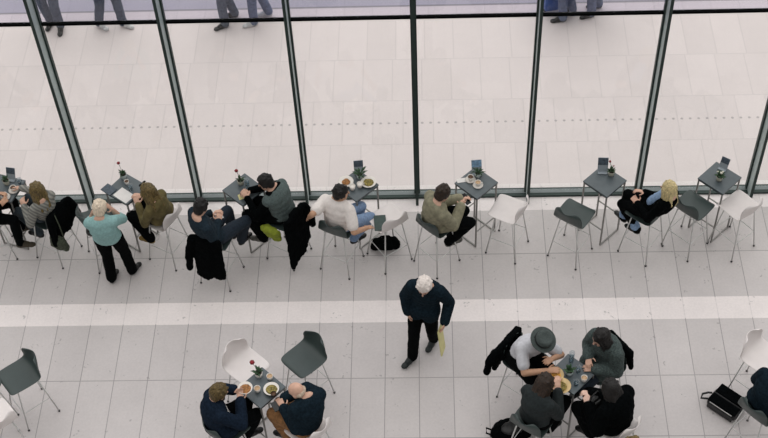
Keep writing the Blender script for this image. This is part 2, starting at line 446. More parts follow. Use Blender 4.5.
    if stud:
        px = mth('MULTIPLY', mth('SUBTRACT', mth('FRACT', mth('DIVIDE', X, stud[1])), .5), stud[1]); py = mth('SUBTRACT', Y, stud[0])
        d = mth('SQRT', mth('ADD', mth('MULTIPLY', px, px), mth('MULTIPLY', py, py)))
        c = mix(mth('MULTIPLY', mth('LESS_THAN', d, stud[2]), .6), c, dark)
    if far: 
        for y in (far[0],): c = mix(mth('MULTIPLY', mth('LESS_THAN', mth('ABSOLUTE', mth('SUBTRACT', Y, y)), .02), .8), c, dark)
    L(c, b.inputs['Base Color'])
    return m
mf = paving('interior_stone', srgb(197,191,189), srgb(104,102,102), (-6.4,-5.55,-4.7,-3.85,-3.01,-1.11), .285, .415, .62,
            strips=((-.37,.3,srgb(231,223,221)),(-2.18,-1.84,srgb(231,223,220))), jw=.0052, mott=.08)
MB().box((0,-5.95,-.05),(22,12.1,.1)).build('floor', mf, loc=(0,0,0))['kind'] = 'structure'
mo = paving('exterior_stone', srgb(220,210,208), srgb(138,134,134), (.87,.86), .1, .43, .17, stud=(1.28,.118,.020), far=(3.78,srgb(178,174,182)), brick=True, jw=.008, mott=.04)
o = MB().box((0,15.1,-.05),(44,30,.1)).build('exterior_ground', mo); tag(o, kind='structure')

# ------------------------------------------------------------------ glass wall
PX = [-.138+1.48*k for k in range(-5,6)]
TOP = 5.4; TZ = 3.165; GY = -.05
for i,x in enumerate(PX):
    e = empty('trim_%d' % (i+1), (x,-.13,0), kind='structure')
    MB().box((0,-.035,TOP/2),(.030,.175,TOP)).build('web', MATS['steel_paint'], e)
    MB().box((0,-.128,TOP/2),(.036,.014,TOP)).build('front_flange', MATS['steel_dark'], e)
    g = MB(); g.box((-.024,.08,TOP/2),(.026,.06,TOP)).box((.024,.08,TOP/2),(.026,.06,TOP))
    g.build('glazing_bead', MATS['steel_dark'], e)
    MB().box((0,.08,TOP/2),(.022,.05,TOP)).build('glazing_gasket', MATS['steel_paint'], e)
W0 = PX[0]; W1 = PX[-1]
e = empty('trim_sill', (0,0,0), kind='structure')
MB().box(((W0+W1)/2,-.062,.018),(W1-W0,.07,.036)).build('sill_rail', MATS['sill_grey'], e)
MB().box(((W0+W1)/2,-.120,.016),(W1-W0,.045,.032)).build('sill_front', MATS['steel_dark'], e)
MB().box(((W0+W1)/2,-.014,.016),(W1-W0,.026,.032)).build('sill_back', MATS['steel_dark'], e)
e = empty('trim_transom', (0,0,0), kind='structure')
MB().box(((W0+W1)/2,GY,TZ),(W1-W0,.045,.030)).build('transom_bar', MATS['transom_black'], e)
e = empty('trim_head', (0,0,0), kind='structure')
MB().box(((W0+W1)/2,-.02,TOP),(W1-W0,.3,.12)).build('head_rail', MATS['steel_dark'], e)
GL = glassmat('clear_glass',(.97,.975,.97,1),.03); GU = glassmat('tinted_glass',(.88,.88,.93,1),.05)
for i in range(len(PX)-1):
    a,b = PX[i]+.03, PX[i+1]-.03
    e = empty('window_%d' % (i+1), ((a+b)/2,GY,0), kind='structure')
    MB().box((0,0,(TZ+.02)/2+.01),(b-a,.012,TZ-.06)).build('lower_pane', GL, e)
    MB().box((0,0,(TZ+TOP)/2-.02),(b-a,.012,TOP-TZ-.1)).build('upper_pane', GU, e)

# ------------------------------------------------------------------ stools and tables
def shell_mesh():
    prof = [(.208,.728,.150),(.203,.745,.182),(.178,.757,.203),(.10,.756,.210),(0,.749,.212),(-.10,.745,.212),(-.160,.755,.209),(-.195,.785,.205),
            (-.217,.84,.200),(-.233,.90,.193),(-.246,.95,.178),(-.252,.982,.146),(-.254,.998,.095)]
    nu = 13; mb = MB(); vs = []; fs = []
    for i,(x,z,h) in enumerate(prof):
        t = max(0,(z-.755)/.245) if x < 0 else 0
        for k in range(nu):
            u = -1+2*k/(nu-1)
            vs.append((x+.018+.068*u*u*min(1,t*1.6), u*h, z+.010*u**4*(1-min(1,t*3))))
    for i in range(len(prof)-1):
        for k in range(nu-1): fs.append((i*nu+k, i*nu+k+1, (i+1)*nu+k+1, (i+1)*nu+k))
    return mb.add(vs, fs)
def make_stool(shellmat):
    r = empty('bar_stool')
    o = shell_mesh().build('seat_shell', MATS[shellmat], r, True)
    s = o.modifiers.new('t','SOLIDIFY'); s.thickness = .010; s.offset = -1
    q = o.modifiers.new('q','SUBSURF'); q.levels = q.render_levels = 1
    bake(o); o.data.polygons.foreach_set('use_smooth',[True]*len(o.data.polygons))
    g = MB(); g.box((0,0,.728),(.26,.24,.012))
    g.build('seat_plate', MATS['glide'], r, bevel=.004)
    for a in (1,-1):
        for b in (1,-1):
            l = MB().tube([(a*.10,b*.10,.726),(a*.128,b*.128,.70),(a*.208,b*.208,.012)], .0085, 8).build('leg', MATS['chrome'], r, True)
            MB().lathe([(.010,0),(.0135,.004),(.0135,.018),(.010,.024)],(a*.208,b*.208,0),10).build('glide', MATS['glide'], l, True)
    z = .30; q = .128+.08*(.70-z)/.688
    MB().tube([(q,-q,z),(q,q,z),(-q,q,z),(-q,-q,z)], .007, 8, True).build('footrest', MATS['chrome'], r, False)
    return r
proto = {}
def stool(c, deg, colour, label, group=None):
    if colour not in proto: proto[colour] = r = make_stool('shell_'+colour)
    else: r = copy_tree(proto[colour])
    r.location = (c[0],c[1],0); r.rotation_euler = (0,0,math.radians(deg))
    return tag(r, label, 'bar stool', group)
TT = .98
tproto = []
def table(c, deg, label, group=None):
    if tproto: r = copy_tree(tproto[0])
    else:
        r = empty('bar_table'); tproto.append(r)
        MB().box((0,0,TT-.011),(.39,.39,.022)).build('table_top', MATS['laminate'], r, bevel=.003)
        MB().box((0,0,TT-.034),(.372,.372,.024)).build('apron', MATS['laminate_edge'], r)
        for a in (1,-1):
            for b in (1,-1):
                l = MB().box((a*.180,b*.180,(TT-.022)/2),(.017,.017,TT-.024)).build('leg', MATS['tubesteel'], r)
        for b in (1,-1): MB().box((0,b*.180,.010),(.343,.015,.015)).build('floor_runner', MATS['tubesteel'], r)
        for a in (1,-1): MB().box((a*.180,0,.30),(.013,.345,.013)).build('stretcher', MATS['tubesteel'], r)
    r.location = (c[0],c[1],0); r.rotation_euler = (0,0,math.radians(deg))
    return tag(r, label, 'table', group)

# ------------------------------------------------------------------ small things
def on(p, z=TT): return (p[0],p[1],z+.0005)
def foliage(mb, n, L, w, z0, up=.7, seed=1):
    R = random.Random(seed)
    for i in range(n):
        a = 2*PI*i/n+R.uniform(-.3,.3); el = R.uniform(up-.35,up+.35); l = L*R.uniform(.7,1.1)
        d = V((math.cos(a)*math.cos(el),math.sin(a)*math.cos(el),math.sin(el))); s = d.cross(UP).normalized()
        base = V((0,0,z0)); m = base+d*l*.55; t = base+d*l-UP*l*.18
        k = len(mb.v)
        mb.v += [tuple(base),tuple(m+s*w-UP*.0),tuple(t),tuple(m-s*w),tuple(m+UP*.006)]
        mb.f += [(k,k+1,k+4),(k+1,k+2,k+4),(k+2,k+3,k+4),(k+3,k,k+4)]
def potted_plant(p, label, n=11, L=.10, w=.012, up=.8, pot='pot_stone', r=.045, h=.075, bloom=None, seed=1):
    e = empty('potted_plant', on(p), 0, label, 'plant', 'potted plants on the tables')
    MB().lathe([(r*.7,0),(r*.75,.002),(r,h),(r*.9,h),(r*.86,h-.008),(0,h-.008)],(0,0,0),18).build('pot', MATS[pot], e, True)
    MB().lathe([(r*.84,h-.014),(r*.84,h-.006),(.002,h-.004)],(0,0,0),14).build('soil', MATS['soil'], e)
    m = MB(); foliage(m, n, L, w, h-.006, up, seed); m.build('foliage', MATS['leaf'], e)
    if bloom:
        for (x,y,z,s,mm) in bloom:
            st = MB().tube([(0,0,h-.01),(x*.5,y*.5,h+(z-h)*.6),(x,y,z)], .0028, 6).build('stem', MATS['stem_green'], e, True)
            f = MB()
            f.ell((x,y,z),(s*.62,s*.62,s*.8))
            for k in range(6):
                a = k*PI/3; f.ell((x+math.cos(a)*s*.55,y+math.sin(a)*s*.55,z+.1*s),(s*.42,s*.42,s*.62),None,8,6)
            f.blob('flower', MATS[mm], st, .0035, 2)
    return e
def menu_stand(p, deg, label, face='card_dark', w=.12, h=.145, lean=26):
    e = empty('menu_stand', on(p), math.radians(deg), label, 'menu stand', 'menu stands on the tables')
    MB().box((0,0,.008),(w*.9,.06,.016)).build('holder', MATS['holder'], e, bevel=.003)
    R = Matrix.Rotation(math.radians(-lean),4,'X')
    c = MB().box((0,.012+math.sin(math.radians(lean))*h/2,.014+h/2*math.cos(math.radians(lean))),(w,.006,h),0,R).build('card', MATS['holder'], e)
    MB().box((0,.0085+math.sin(math.radians(lean))*h*.72,.0165+h*.72*math.cos(math.radians(lean))),(w*.96,.004,h*.5),0,R).build('printed_band', MATS[face], c)
    return e
def cup(p, label, fill='milk_coffee', saucer=True, r=.04, h=.06, z=TT, name='coffee_cup', handle=True, body='china'):
    e = empty(name, on(p,z), random.uniform(0,6), label, 'cup', 'cups on the tables')
    z0 = 0
    if saucer:
        MB().lathe([(.030,0),(.036,.003),(.066,.011),(.067,.013),(.03,.008),(0,.008)],(0,0,0),22).build('saucer', MATS['china'], e, True); z0 = .008
    b = MB().lathe([(r*.62,z0),(r*.8,z0+h*.3),(r,z0+h),(r*.93,z0+h),(r*.75,z0+h*.35),(0,z0+h*.25)],(0,0,0),20)
    b.build('cup_body', MATS[body], e, True)
    if handle: MB().tube([(r*.8,0,z0+h*.85),(r*1.45,0,z0+h*.75),(r*1.4,0,z0+h*.4),(r*.75,0,z0+h*.3)],.005,8).build('handle', MATS['china'], e, True)
    MB().lathe([(0.001,z0+h*.80),(r*.9,z0+h*.80),(r*.9,z0+h*.84),(.001,z0+h*.84)],(0,0,0),18).build('drink', MATS[fill], e, True)
    return e
def dish(p, label, r=.095, h=.03, z=TT, name='plate', cat='plate', tilt=None, m='china'):
    o = MB().lathe([(r*.45,0),(r*.5,.002),(r*.92,h),(r,h+.003),(r*.97,h+.006),(r*.55,.009),(0,.009)],(0,0,0),28).build(name, MATS[m], None, True, loc=on(p,z))
    if tilt: o.rotation_euler = tilt
    return tag(o, label, cat, 'dishes on the tables')
def food(p, label, m, r=.06, z=TT, name='meal', seed=3, h=.02):
    R = random.Random(seed); mb = MB(); mb.ell((0,0,.010),(r,r*.9,.016))
    for i in range(16):
        a = R.uniform(0,6.28); d = R.uniform(0,r*.75); mb.ell((math.cos(a)*d,math.sin(a)*d,R.uniform(.012,h)),(R.uniform(.012,.022),R.uniform(.010,.016),R.uniform(.008,.014)),None,8,6)
    o = mb.blob(name, MATS[m], None, .004, 2); o.location = (p[0],p[1],z+.012)
    return tag(o, label, 'food', 'meals on the tables')
def tumbler(p, label, r=.032, h=.10, z=TT):
    m = glassmat('drinking_glass',(.86,.9,.92,1),.14)
    e = empty('tumbler', on(p,z), 0, label, 'glass', 'glasses on the tables')
    MB().lathe([(r*.8,0),(r*.82,.003),(r,h),(r*.93,h),(r*.76,.012),(0,.010)],(0,0,0),18).build('glass_wall', m, e, True)
    MB().lathe([(.001,.012),(r*.75,.012),(r*.86,h*.6),(.001,h*.6)],(0,0,0),16).build('water', glassmat('water',(.80,.87,.9,1),.08), e, True)
    return e
def slab(name, p, d, deg, m, label, cat, group=None, tilt=None, z=None, bevel=.002):
    o = MB().box((0,0,d[2]/2),d).build(name, MATS[m], None, bevel=bevel)
    o.location = (p[0],p[1],p[2] if z is None else z); o.rotation_euler = (0,0,math.radians(deg))
    if tilt: o.rotation_euler = (tilt[0],tilt[1],math.radians(deg))
    return tag(o, label, cat, group)

def draped_coat(c, deg, label, m='black_cloth', drop=.5, sleeves=(), wide=1., inner=.16, group='coats hung over stool backs', seed=1., shift=0., slant=0.):
    """a coat hung over the back of a stool: back panel outside, front inside, collar over the rim, sleeves hanging"""
    e = V((c[0],c[1],0)); f = dirv(deg); l = leftv(deg)
    P = lambda x,y,z: f*x+l*(y+shift)+UP*z
    mb = MB(); F = (f,l,UP); R = random.Random(seed)
    top = 1.015; bot = top-drop; n = 9
    for i in range(n):
        y = -.17+.34*i/(n-1); b = bot+slant*y+.03*math.sin(i*1.3+seed)
        mb.cap(P(-.255+.05*(y/.2)**2,y*wide,top-.035),.034,P(-.275+.03*(y/.2)**2,y*wide*1.02,b+.035),.034,10)
    mb.cap(P(-.235,-.15*wide,top-.005),.036,P(-.235,.15*wide,top-.005),.036)
    mb.cap(P(-.215,-.05,top+.012),.036,P(-.215,.05,top+.012),.036)
    for i in range(6):
        y = -.14+.28*i/5; mb.cap(P(-.205+.03*(y/.2)**2,y*wide,top-.03),.024,P(-.188+.03*(y/.2)**2,y*wide,top-inner),.022,10)
    for s,Ln,out in sleeves:
        a = P(-.245,s*.18*wide,top-.04); b = P(-.275,s*(.18*wide+out*.7),top-Ln*.5); q = P(-.28,s*(.18*wide+out),top-Ln)
        mb.cap(a,.052,b,.050); mb.cap(b,.050,q,.044)
    o = mb.blob('draped_coat', MATS[m], None, .011, 6, .010, 9, seed); o.location = e
    return tag(o, label, 'coat', group)

# ------------------------------------------------------------------ the row of tables by the glass
GT = 'square bar tables along the glass wall'
table((-5.41,-.70), -18, 'grey square bar table at the far left edge, cut off by the frame', GT)
table((-3.84,-.745), -35, 'grey square bar table with a white sheet and notebook on it', GT)
table((-2.33,-.785), 47, 'grey square bar table between man in dark blue jumper and man leaning on it', GT)
table((-.89,-.74), 45, 'grey square bar table with two plates of food, by man in white tee', GT)
table((.62,-.73), -45, 'grey square bar table with two saucered coffee cups, by person in khaki jacket', GT)
table((2.24,-.73), 45, 'grey square bar table beside the empty dark stool, blonde woman at its right', GT)
table((3.68,-.71), 45, 'grey square bar table nearest the right edge, white and dark stool beside', GT)

GS = 'grey shell bar stools'; GW = 'white shell bar stools'
stool((-5.68,-.97), 20, 'grey', 'grey shell bar stool at left edge, under the person in black', GS)
stool((-4.87,-.98), 153, 'grey', 'grey shell bar stool under woman in grey knit, coat over its back', GS)
stool((-4.20,-1.065), 28, 'grey', 'grey shell bar stool hidden behind the standing woman in turquoise', GS)
stool((-3.37,-1.04), 152, 'white', 'white shell bar stool under the woman in olive jacket', GW)
stool((-2.67,-1.40), 70, 'grey', 'grey shell bar stool under man in dark blue jumper, black jacket on it', GS)
stool((-1.82,-1.06), 150, 'grey', 'grey shell bar stool under man leaning on table, lime cloth on it', GS)
stool((-1.12,-1.22), 65, 'grey', 'grey shell bar stool under man in white tee', GS)
stool((-.505,-1.13), 125, 'white', 'empty white shell bar stool with a dark menu lying on its seat', GW)
stool((.11,-1.21), 45, 'grey', 'grey shell bar stool under the person in khaki jacket', GS)
stool((1.03,-1.00), 153, 'white', 'empty white shell bar stool right of the khaki jacket person', GW)
stool((1.84,-1.10), 55, 'grey', 'empty dark grey shell bar stool between white stool and blonde woman', GS)
stool((2.755,-1.055), 142, 'grey', 'grey shell bar stool under the blonde woman', GS)
stool((3.335,-.985), 45, 'grey', 'empty dark grey shell bar stool right behind the blonde woman', GS)
stool((3.93,-1.00), 128, 'white', 'empty white shell bar stool by the last table at right of the glass', GW)

# ------------------------------------------------------------------ tables in the open floor
GO = 'square bar tables on the open floor'
table((-1.90,-3.76), 47, 'grey square bar table shared by bald man and man in navy blazer', GO)
table((1.585,-3.62), 47, 'grey square bar table crowded with bowls between four seated people', GO)
stool((-2.14,-3.31), -42, 'white', 'empty white shell bar stool behind red flower table, lower left group', GW)
stool((-1.45,-3.215), 225, 'grey', 'empty dark grey shell bar stool behind the bald man', GS)
stool((-2.30,-4.14), 41, 'grey', 'grey shell bar stool under man in navy blazer', GS)
stool((-1.36,-4.17), 142, 'white', 'white shell bar stool under the bald man', GW)
stool((1.09,-3.26), -38, 'grey', 'grey shell bar stool under the man in the hat', GS)
stool((1.99,-3.36), 215, 'grey', 'grey shell bar stool under the long-haired woman in tweed coat', GS)
stool((1.14,-4.08), 55, 'grey', 'grey shell bar stool under long-haired person with back turned, beside backpack', GS)
stool((2.07,-4.16), 135, 'white', 'white shell bar stool under woman in black with black hair', GW)
stool((-4.76,-3.41), 220, 'grey', 'empty dark grey shell bar stool at the lower left edge', GS)
stool((-4.93,-4.0), 130, 'white', 'white shell bar stool cut off at lower left corner', GW)
stool((-5.24,-3.56), 330, 'grey', 'sliver of grey shell bar stool at left edge behind larger grey one', GS)
stool((3.82,-3.26), -45, 'white', 'empty white shell bar stool near right edge above the black briefcase', GW)
stool((3.69,-3.95), 40, 'grey', 'grey shell bar stool under person at the lower right corner', GS)
stool((2.08,-4.90), 60, 'grey', 'grey shell bar stool below the frame under fair-haired person', GS)

# ------------------------------------------------------------------ people by the glass
fr = lambda c, deg, x, y, z: (c[0]+dirv(deg).x*x+leftv(deg).x*y, c[1]+dirv(deg).y*x+leftv(deg).y*y, z)
def feet(c, deg, x=.20, y=.09, z=.32): return dict(footL=fr(c,deg,x,y,z), footR=fr(c,deg,x,-y,z))
SZ = .86
# far left, mostly outside the frame
c = (-5.72,-1.0)
person('person in black seated at far left edge, leg and shoe stretched out', (c[0],c[1],SZ), 12, (-5.66,-1.06,1.43), 30, -15, handL=(-5.42,-.86,1.04), handR=(-5.36,-1.04,1.02),
       footL=(-5.30,-.86,.32), footR=(-5.29,-1.10,.28), top='black_cloth', legs='black_trousers', shoe='brown_shoe', hair='short', hairmat='hair_dark', skin='skin_tan')
# woman in grey knit
c = (-4.87,-1.0)
w = person('woman with long olive-blonde hair in grey striped knit, reaching for a cup', (c[0],c[1],SZ), 150, (-4.84,-1.08,1.35), 128, -18, syaw=140, handL=(-5.12,-1.02,.98), handR=(-5.20,-.76,1.05),
       footL=(-5.05,-.97,.32), footR=(-5.02,-.80,.32), top='grey_knit', legs='jeans_slate', shoe='black_leather', hair='long', hairmat='hair_long_olive', size=.96, wide=.92)
# standing woman
w = person('standing woman with pale hair in turquoise jumper and black trousers', (-3.99,-1.46,.90), 92, (-3.98,-1.46,1.43), 85, -25, syaw=95, handL=(-4.09,-1.34,1.30), handR=(-3.88,-1.32,1.32),
       footL=(-4.09,-1.48,0), footR=(-3.84,-1.36,0), elbL=(-4.28,-1.52,.9), elbR=(-3.72,-1.48,.9), kneeL=(-4.02,-1.06,.6), kneeR=(-3.82,-1.06,.6), fyaw=70, top='teal_jumper', sleeve=.62, puff=.028, legs='black_trousers', legpuff=.022,
       shoe='black_leather', hair='full', hairmat='hair_palebun', size=.95, hem=.10, wide=1.0)
# woman in olive jacket
c = (-3.37,-1.06)
w = person('woman with long hair and sunglasses on head in olive jacket, tan boots', (c[0],c[1],SZ), 150, (-3.44,-1.14,1.37), 140, -22, handL=(-3.66,-1.05,1.02), handR=(-3.62,-.93,1.04),
       footL=(-3.58,-1.10,.33), footR=(-3.66,-.90,.31), top='olive_jacket', puff=.018, legs='black_trousers', legpuff=.02, shoe='tan_boot', hair='long', hairmat='hair_long_olive', size=.95, wide=.92, hem=0, coat=.1)
g = MB(); hp = w['hp']
for s in (1,-1): g.ell(hp(.055,.030*s,.118),(.014,.026,.016),w['F3'],10,6)
g.tube([hp(.05,-.062,.112),hp(.062,0,.120),hp(.05,.062,.112)],.004,6)
g.build('sunglasses', MATS['phone_black'], w['root'], True)
# man in dark blue jumper
c = (-2.67,-1.42)
w = person('dark-haired man in dark blue jumper and jeans reading a white slip', (c[0],c[1],SZ), 62, (-2.75,-1.44,1.41), 62, -28, syaw=35, handL=(-2.66,-1.22,1.03), handR=(-2.58,-1.34,1.02),
       footL=(-2.50,-1.02,.32), footR=(-2.40,-1.12,.31), kneeL=(-2.58,-.98,1.2), kneeR=(-2.26,-1.22,1.1), top='blue_jumper', puff=.02, legs='jeans_dark', legpuff=.018, shoe='black_leather', hair='short', hairmat='hair_dark', wide=1.08)
# man leaning on table
c = (-1.84,-1.06)
w = person('dark-haired man in grey-green vest over black sleeves leaning on table', (c[0],c[1],SZ), 158, (-2.00,-1.02,1.36), 175, -25, syaw=150, handL=(-2.30,-.98,1.03), handR=(-2.28,-.86,1.03),
       footL=(-2.12,-1.10,.32), footR=(-2.14,-.94,.32), elbL=(-2.08,-1.20,1.0), elbR=(-2.0,-.80,1.05), top='black_cloth', legs='black_trousers', legpuff=.02, shoe='grey_sneaker', hair='short', hairmat='hair_dark', wide=1.06)
mb = MB(); pel, sd, H = w['pel'], w['sd'], (w['N']-w['pel']).length
for t,a,b in ((.05,.115,.165),(.25,.112,.162),(.45,.115,.168),(.65,.125,.18),(.82,.118,.182)):
    l = w['sl']; f = l.cross(sd); mb.ell(pel+sd*(H*t)-f*.035,(a+.02,b+.022,.12),(f,l,sd),16,10)
for s in (1,-1): sh = w['A'][s][0]; mb.cap(sh-w['sl']*s*.05,.085,sh-w['sl']*s*.005,.078)
mb.blob('vest', MATS['greygreen_jumper'], w['root'], .011, 4, .006, 8, 2)
# man in white tee
c = (-1.12,-1.24)
w = person('dark-haired man in white tee and blue jeans, hand on dark menu', (c[0],c[1],SZ), 45, (-1.05,-1.23,1.39), 20, -12, syaw=62, handL=(-1.50,-1.30,.98), handR=(-.74,-1.36,.82),
       footL=(-.98,-1.02,.32), footR=(-.95,-1.12,.30), elbL=(-1.55,-1.45,1.05), elbR=(-.88,-1.52,.95), kneeL=(-.85,-.95,1.2), kneeR=(-.72,-1.18,1.2), top='white_tee', sleeve=.36, puff=.026, legs='jeans_blue', shoe='black_leather', hair='short', hairmat='hair_dark', skin='skin_tan', wide=1.1, curl=.35, palmR=(0,0,-1))
# person in khaki
c = (.10,-1.22)
w = person('brown-haired person in khaki jacket looking at a black phone', (c[0],c[1],SZ), 35, (.19,-1.25,1.37), 40, -30, syaw=30, handL=(.44,-1.04,1.03), handR=(.44,-1.14,1.01),
       footL=(.30,-1.10,.32), footR=(.27,-1.20,.31), kneeL=(.50,-1.0,1.2), kneeR=(.52,-1.22,1.1), top='khaki_jacket', puff=.032, legs='black_trousers', legpuff=.018, shoe='grey_sneaker', hair='full', hairmat='hair_brown', hem=0, coat=.2)
# blonde woman
c = (2.79,-1.11)
w = person('blonde woman in black jacket over denim shirt, knees against the table', (c[0],c[1],SZ), 130, (2.92,-1.22,1.37), 140, -8, syaw=140, handL=(2.57,-1.12,.98), handR=(2.66,-.98,1.03),
       footL=(2.66,-1.06,.34), footR=(2.52,-.86,.34), kneeL=(2.50,-.98,1.3), kneeR=(2.50,-.76,1.05), elbL=(2.74,-1.5,.9), top='black_cloth', puff=.018, legs='black_trousers', legpuff=.016, shoe='black_leather', hair='long', hairmat='hair_blonde', size=.93, wide=.92)
mb = MB(); pel, sd, H = w['pel'], w['sd'], (w['N']-w['pel']).length
l = w['sl']; f = l.cross(sd)
for t in (.35,.55,.75): mb.ell(pel+sd*(H*t)+f*.075,(.075,.085,.11),(f,l,sd),14,10)
mb.blob('denim_shirt', MATS['denim_shirt'], w['root'], .011, 4, .006, 8, 6)
for s in (1,-1):
    h,k,a = w['LG'][s]; d = (a-k).normalized()
    MB().cap(a-d*.10,.062,a-d*.03,.066).blob('jeans_cuff', MATS['denim_shirt'], w['root'], .010, 3, .004, 12, s)

# ------------------------------------------------------------------ walking man
w = person('white-haired man in navy jacket walking with a cream folded paper', (-.07,-2.62,.93), 245, (-.05,-2.80,1.55), 255, -30, syaw=258, handL=(.19,-2.82,.84), handR=(-.26,-2.66,.84),
       footL=(.05,-2.50,.02), footR=(-.21,-2.76,0), elbL=(.34,-2.60,1.0), elbR=(-.40,-2.50,1.0), kneeL=(-.0,-3.0,.6), kneeR=(-.2,-3.1,.6), fyaw=235, top='navy_wool', puff=.03, legs='black_trousers', legpuff=.02, shoe='green_black_shoe',
       hair='full', hairmat='hair_white', hem=-.1, coat=.25, wide=1.06, collar=True, size=1.0, palmL=(-1,0,-.1))
e = w['A'][1][2]+w['O']
mb = MB(); mb.box((0,0,0),(.235,.008,.33)).box((.012,.012,-.004),(.22,.008,.32))
o = mb.build('folded_paper', MATS['paper_cream'], None, bevel=.002); o.location = (.145,-2.90,.64); o.rotation_euler = (math.radians(-12),math.radians(24),math.radians(78))
tag(o, 'folded cream paper held in the hand of the walking white-haired man', 'paper')

# ------------------------------------------------------------------ pair at the red flower table
c = (-2.36,-4.17)
w = person('brown-haired bearded man in navy blazer eating from a bowl', (c[0],c[1],SZ), 38, (-2.30,-4.06,1.35), 32, -22, syaw=25, handL=(-2.15,-3.84,1.08), handR=(-2.07,-3.99,1.10),
       footL=(-2.16,-3.88,.32), footR=(-2.10,-4.00,.32), elbL=(-2.42,-3.80,1.0), elbR=(-2.10,-4.35,1.0), kneeL=(-2.0,-3.8,1.2), kneeR=(-1.9,-4.05,1.2), top='navy_blazer', puff=.03, legs='black_trousers', legpuff=.02, shoe='black_leather', hair='full', hairmat='hair_sandy', wide=1.12, hem=-.02, coat=.2,
       palmL=(0,0,1), palmR=(0,0,1))
hp = w['hp']; mb = MB()
mb.ell(hp(.045,0,-.088),(.044,.052,.034),w['F3']); mb.ell(hp(.02,.045,-.06),(.04,.018,.04),w['F3']); mb.ell(hp(.02,-.045,-.06),(.04,.018,.04),w['F3'])
mb.blob('beard', MATS['hair_brown'], w['root'], .008, 2, .004, 45, 3)
mb = MB(); N, sd = w['N'], w['sd']; f = w['sl'].cross(sd)
mb.cap(N+f*.07-sd*.04,.035,N+f*.125-sd*.26,.03); mb.blob('shirt_front', MATS['paper_white'], w['root'], .009, 2)
c = (-1.37,-4.15)
w = person('bald man in black jumper and tan trousers bent towards the table', (c[0],c[1],SZ), 150, (-1.45,-4.07,1.38), 160, -38, syaw=130, handL=(-1.64,-4.06,1.00), handR=(-1.66,-3.92,1.01),
       footL=(-1.64,-4.02,.32), footR=(-1.58,-3.90,.32), elbL=(-1.36,-4.45,1.0), elbR=(-1.28,-3.75,1.05), kneeL=(-1.80,-4.02,1.1), kneeR=(-1.76,-3.85,1.1), top='navy_wool', puff=.034, legs='tan_trousers', legpuff=.024, shoe='black_leather', hair='fringe', hairmat='hair_fairgrey', skin='skin', wide=1.08, hem=.02)

# ------------------------------------------------------------------ four at the crowded table
c = (1.05,-3.26)
w = person('man in dark felt hat and pale grey tee bending over his bowl', (c[0],c[1],SZ), -60, (1.25,-3.43,1.33), -45, -25, syaw=-74, handL=(1.39,-3.52,1.05), handR=(1.35,-3.66,1.05),
       footL=(1.30,-3.38,.32), footR=(1.20,-3.52,.32), elbL=(1.42,-3.30,1.0), elbR=(1.10,-3.66,1.0), kneeL=(1.40,-3.50,1.0), kneeR=(1.24,-3.72,1.0), top='grey_tee', sleeve=.34, puff=.024, legs='black_trousers', legpuff=.03, shoe='black_leather', hair='short', hairmat='hair_dark', skin='skin_tan', wide=1.04, hem=.2)
hp = w['hp']; f,l,u = w['F3']
M3 = Matrix((f,l,u)).transposed().to_4x4()
mb = MB().lathe([(.001,.0),(.10,.0),(.150,.006),(.152,.012),(.148,.014),(.108,.010),(.101,.016),(.100,.060),(.092,.090),(.070,.100),(.050,.092),(.001,.086)],(0,0,0),32,M3)
h = mb.build('hat', MATS['hat_felt'], w['root'], True, loc=hp(-.014,0,.060))
MB().lathe([(.101,.014),(.1035,.016),(.1030,.040),(.100,.042)],(0,0,0),32,M3).build('hat_band', MATS['hat_band'], h, True)
c = (1.99,-3.34)
w = person('woman with long dark hair in grey-green tweed coat, head bowed', (c[0],c[1],SZ), 218, (1.90,-3.43,1.40), 205, -22, syaw=222, handL=(1.83,-3.58,.96), handR=(1.78,-3.46,1.00),
       footL=(1.86,-3.52,.32), footR=(1.78,-3.44,.32), kneeL=(1.72,-3.72,1.1), kneeR=(1.6,-3.55,1.1), top='tweed', puff=.036, legs='jeans_dark', shoe='black_leather', hair='long', hairmat='hair_dark', hem=-.02, coat=.35, wide=1.05)
c = (1.16,-4.10)
w = person('long-haired person in dark jacket seen from behind, dark stool, eating', (c[0],c[1],SZ), 50, (1.25,-3.97,1.33), 50, -32, syaw=48, handL=(1.36,-3.76,1.06), handR=(1.43,-3.88,1.06),
       footL=(1.30,-3.86,.32), footR=(1.36,-3.96,.32), top='dark_grey_cloth', puff=.028, legs='black_trousers', legpuff=.02, shoe='black_leather', hair='long', hairmat='hair_brown', hem=-.02, wide=1.0)
c = (2.05,-4.13)
w = person('woman with black hair in black coat on the white stool', (c[0],c[1],SZ), 140, (1.94,-4.08,1.38), 135, -28, syaw=132, handL=(1.72,-4.06,1.00), handR=(1.76,-3.92,1.02),
       footL=(1.82,-4.02,.32), footR=(1.88,-3.90,.32), elbL=(1.9,-4.4,1.0), top='black_cloth', puff=.045, legs='black_trousers', legpuff=.03, shoe='black_leather', hair='long', hairmat='hair_dark', hem=-.05, coat=.6, wide=1.12, skin='skin_pale')
c = (2.08,-4.92)
person('fair-haired person whose head just shows at the bottom edge', (c[0],c[1],SZ), 60, (2.10,-4.81,1.41), 60, -15, handL=(2.2,-4.55,1.0), handR=(2.3,-4.7,1.0), **feet(c,60), top='khaki_jacket', legs='jeans_dark', shoe='black_leather', hair='full', hairmat='hair_olive')
c = (3.71,-3.94)
person('person in navy top at the lower right corner, mostly cut off', (c[0],c[1],SZ), 40, (3.80,-3.90,1.42), 45, -15, syaw=35, handL=(3.92,-3.66,1.02), handR=(4.04,-3.76,1.0), **feet(c,40), top='navy_wool', puff=.03, legs='jeans_dark', legpuff=.02, shoe='black_leather', hair='short', hairmat='hair_dark', hem=0, coat=.3)

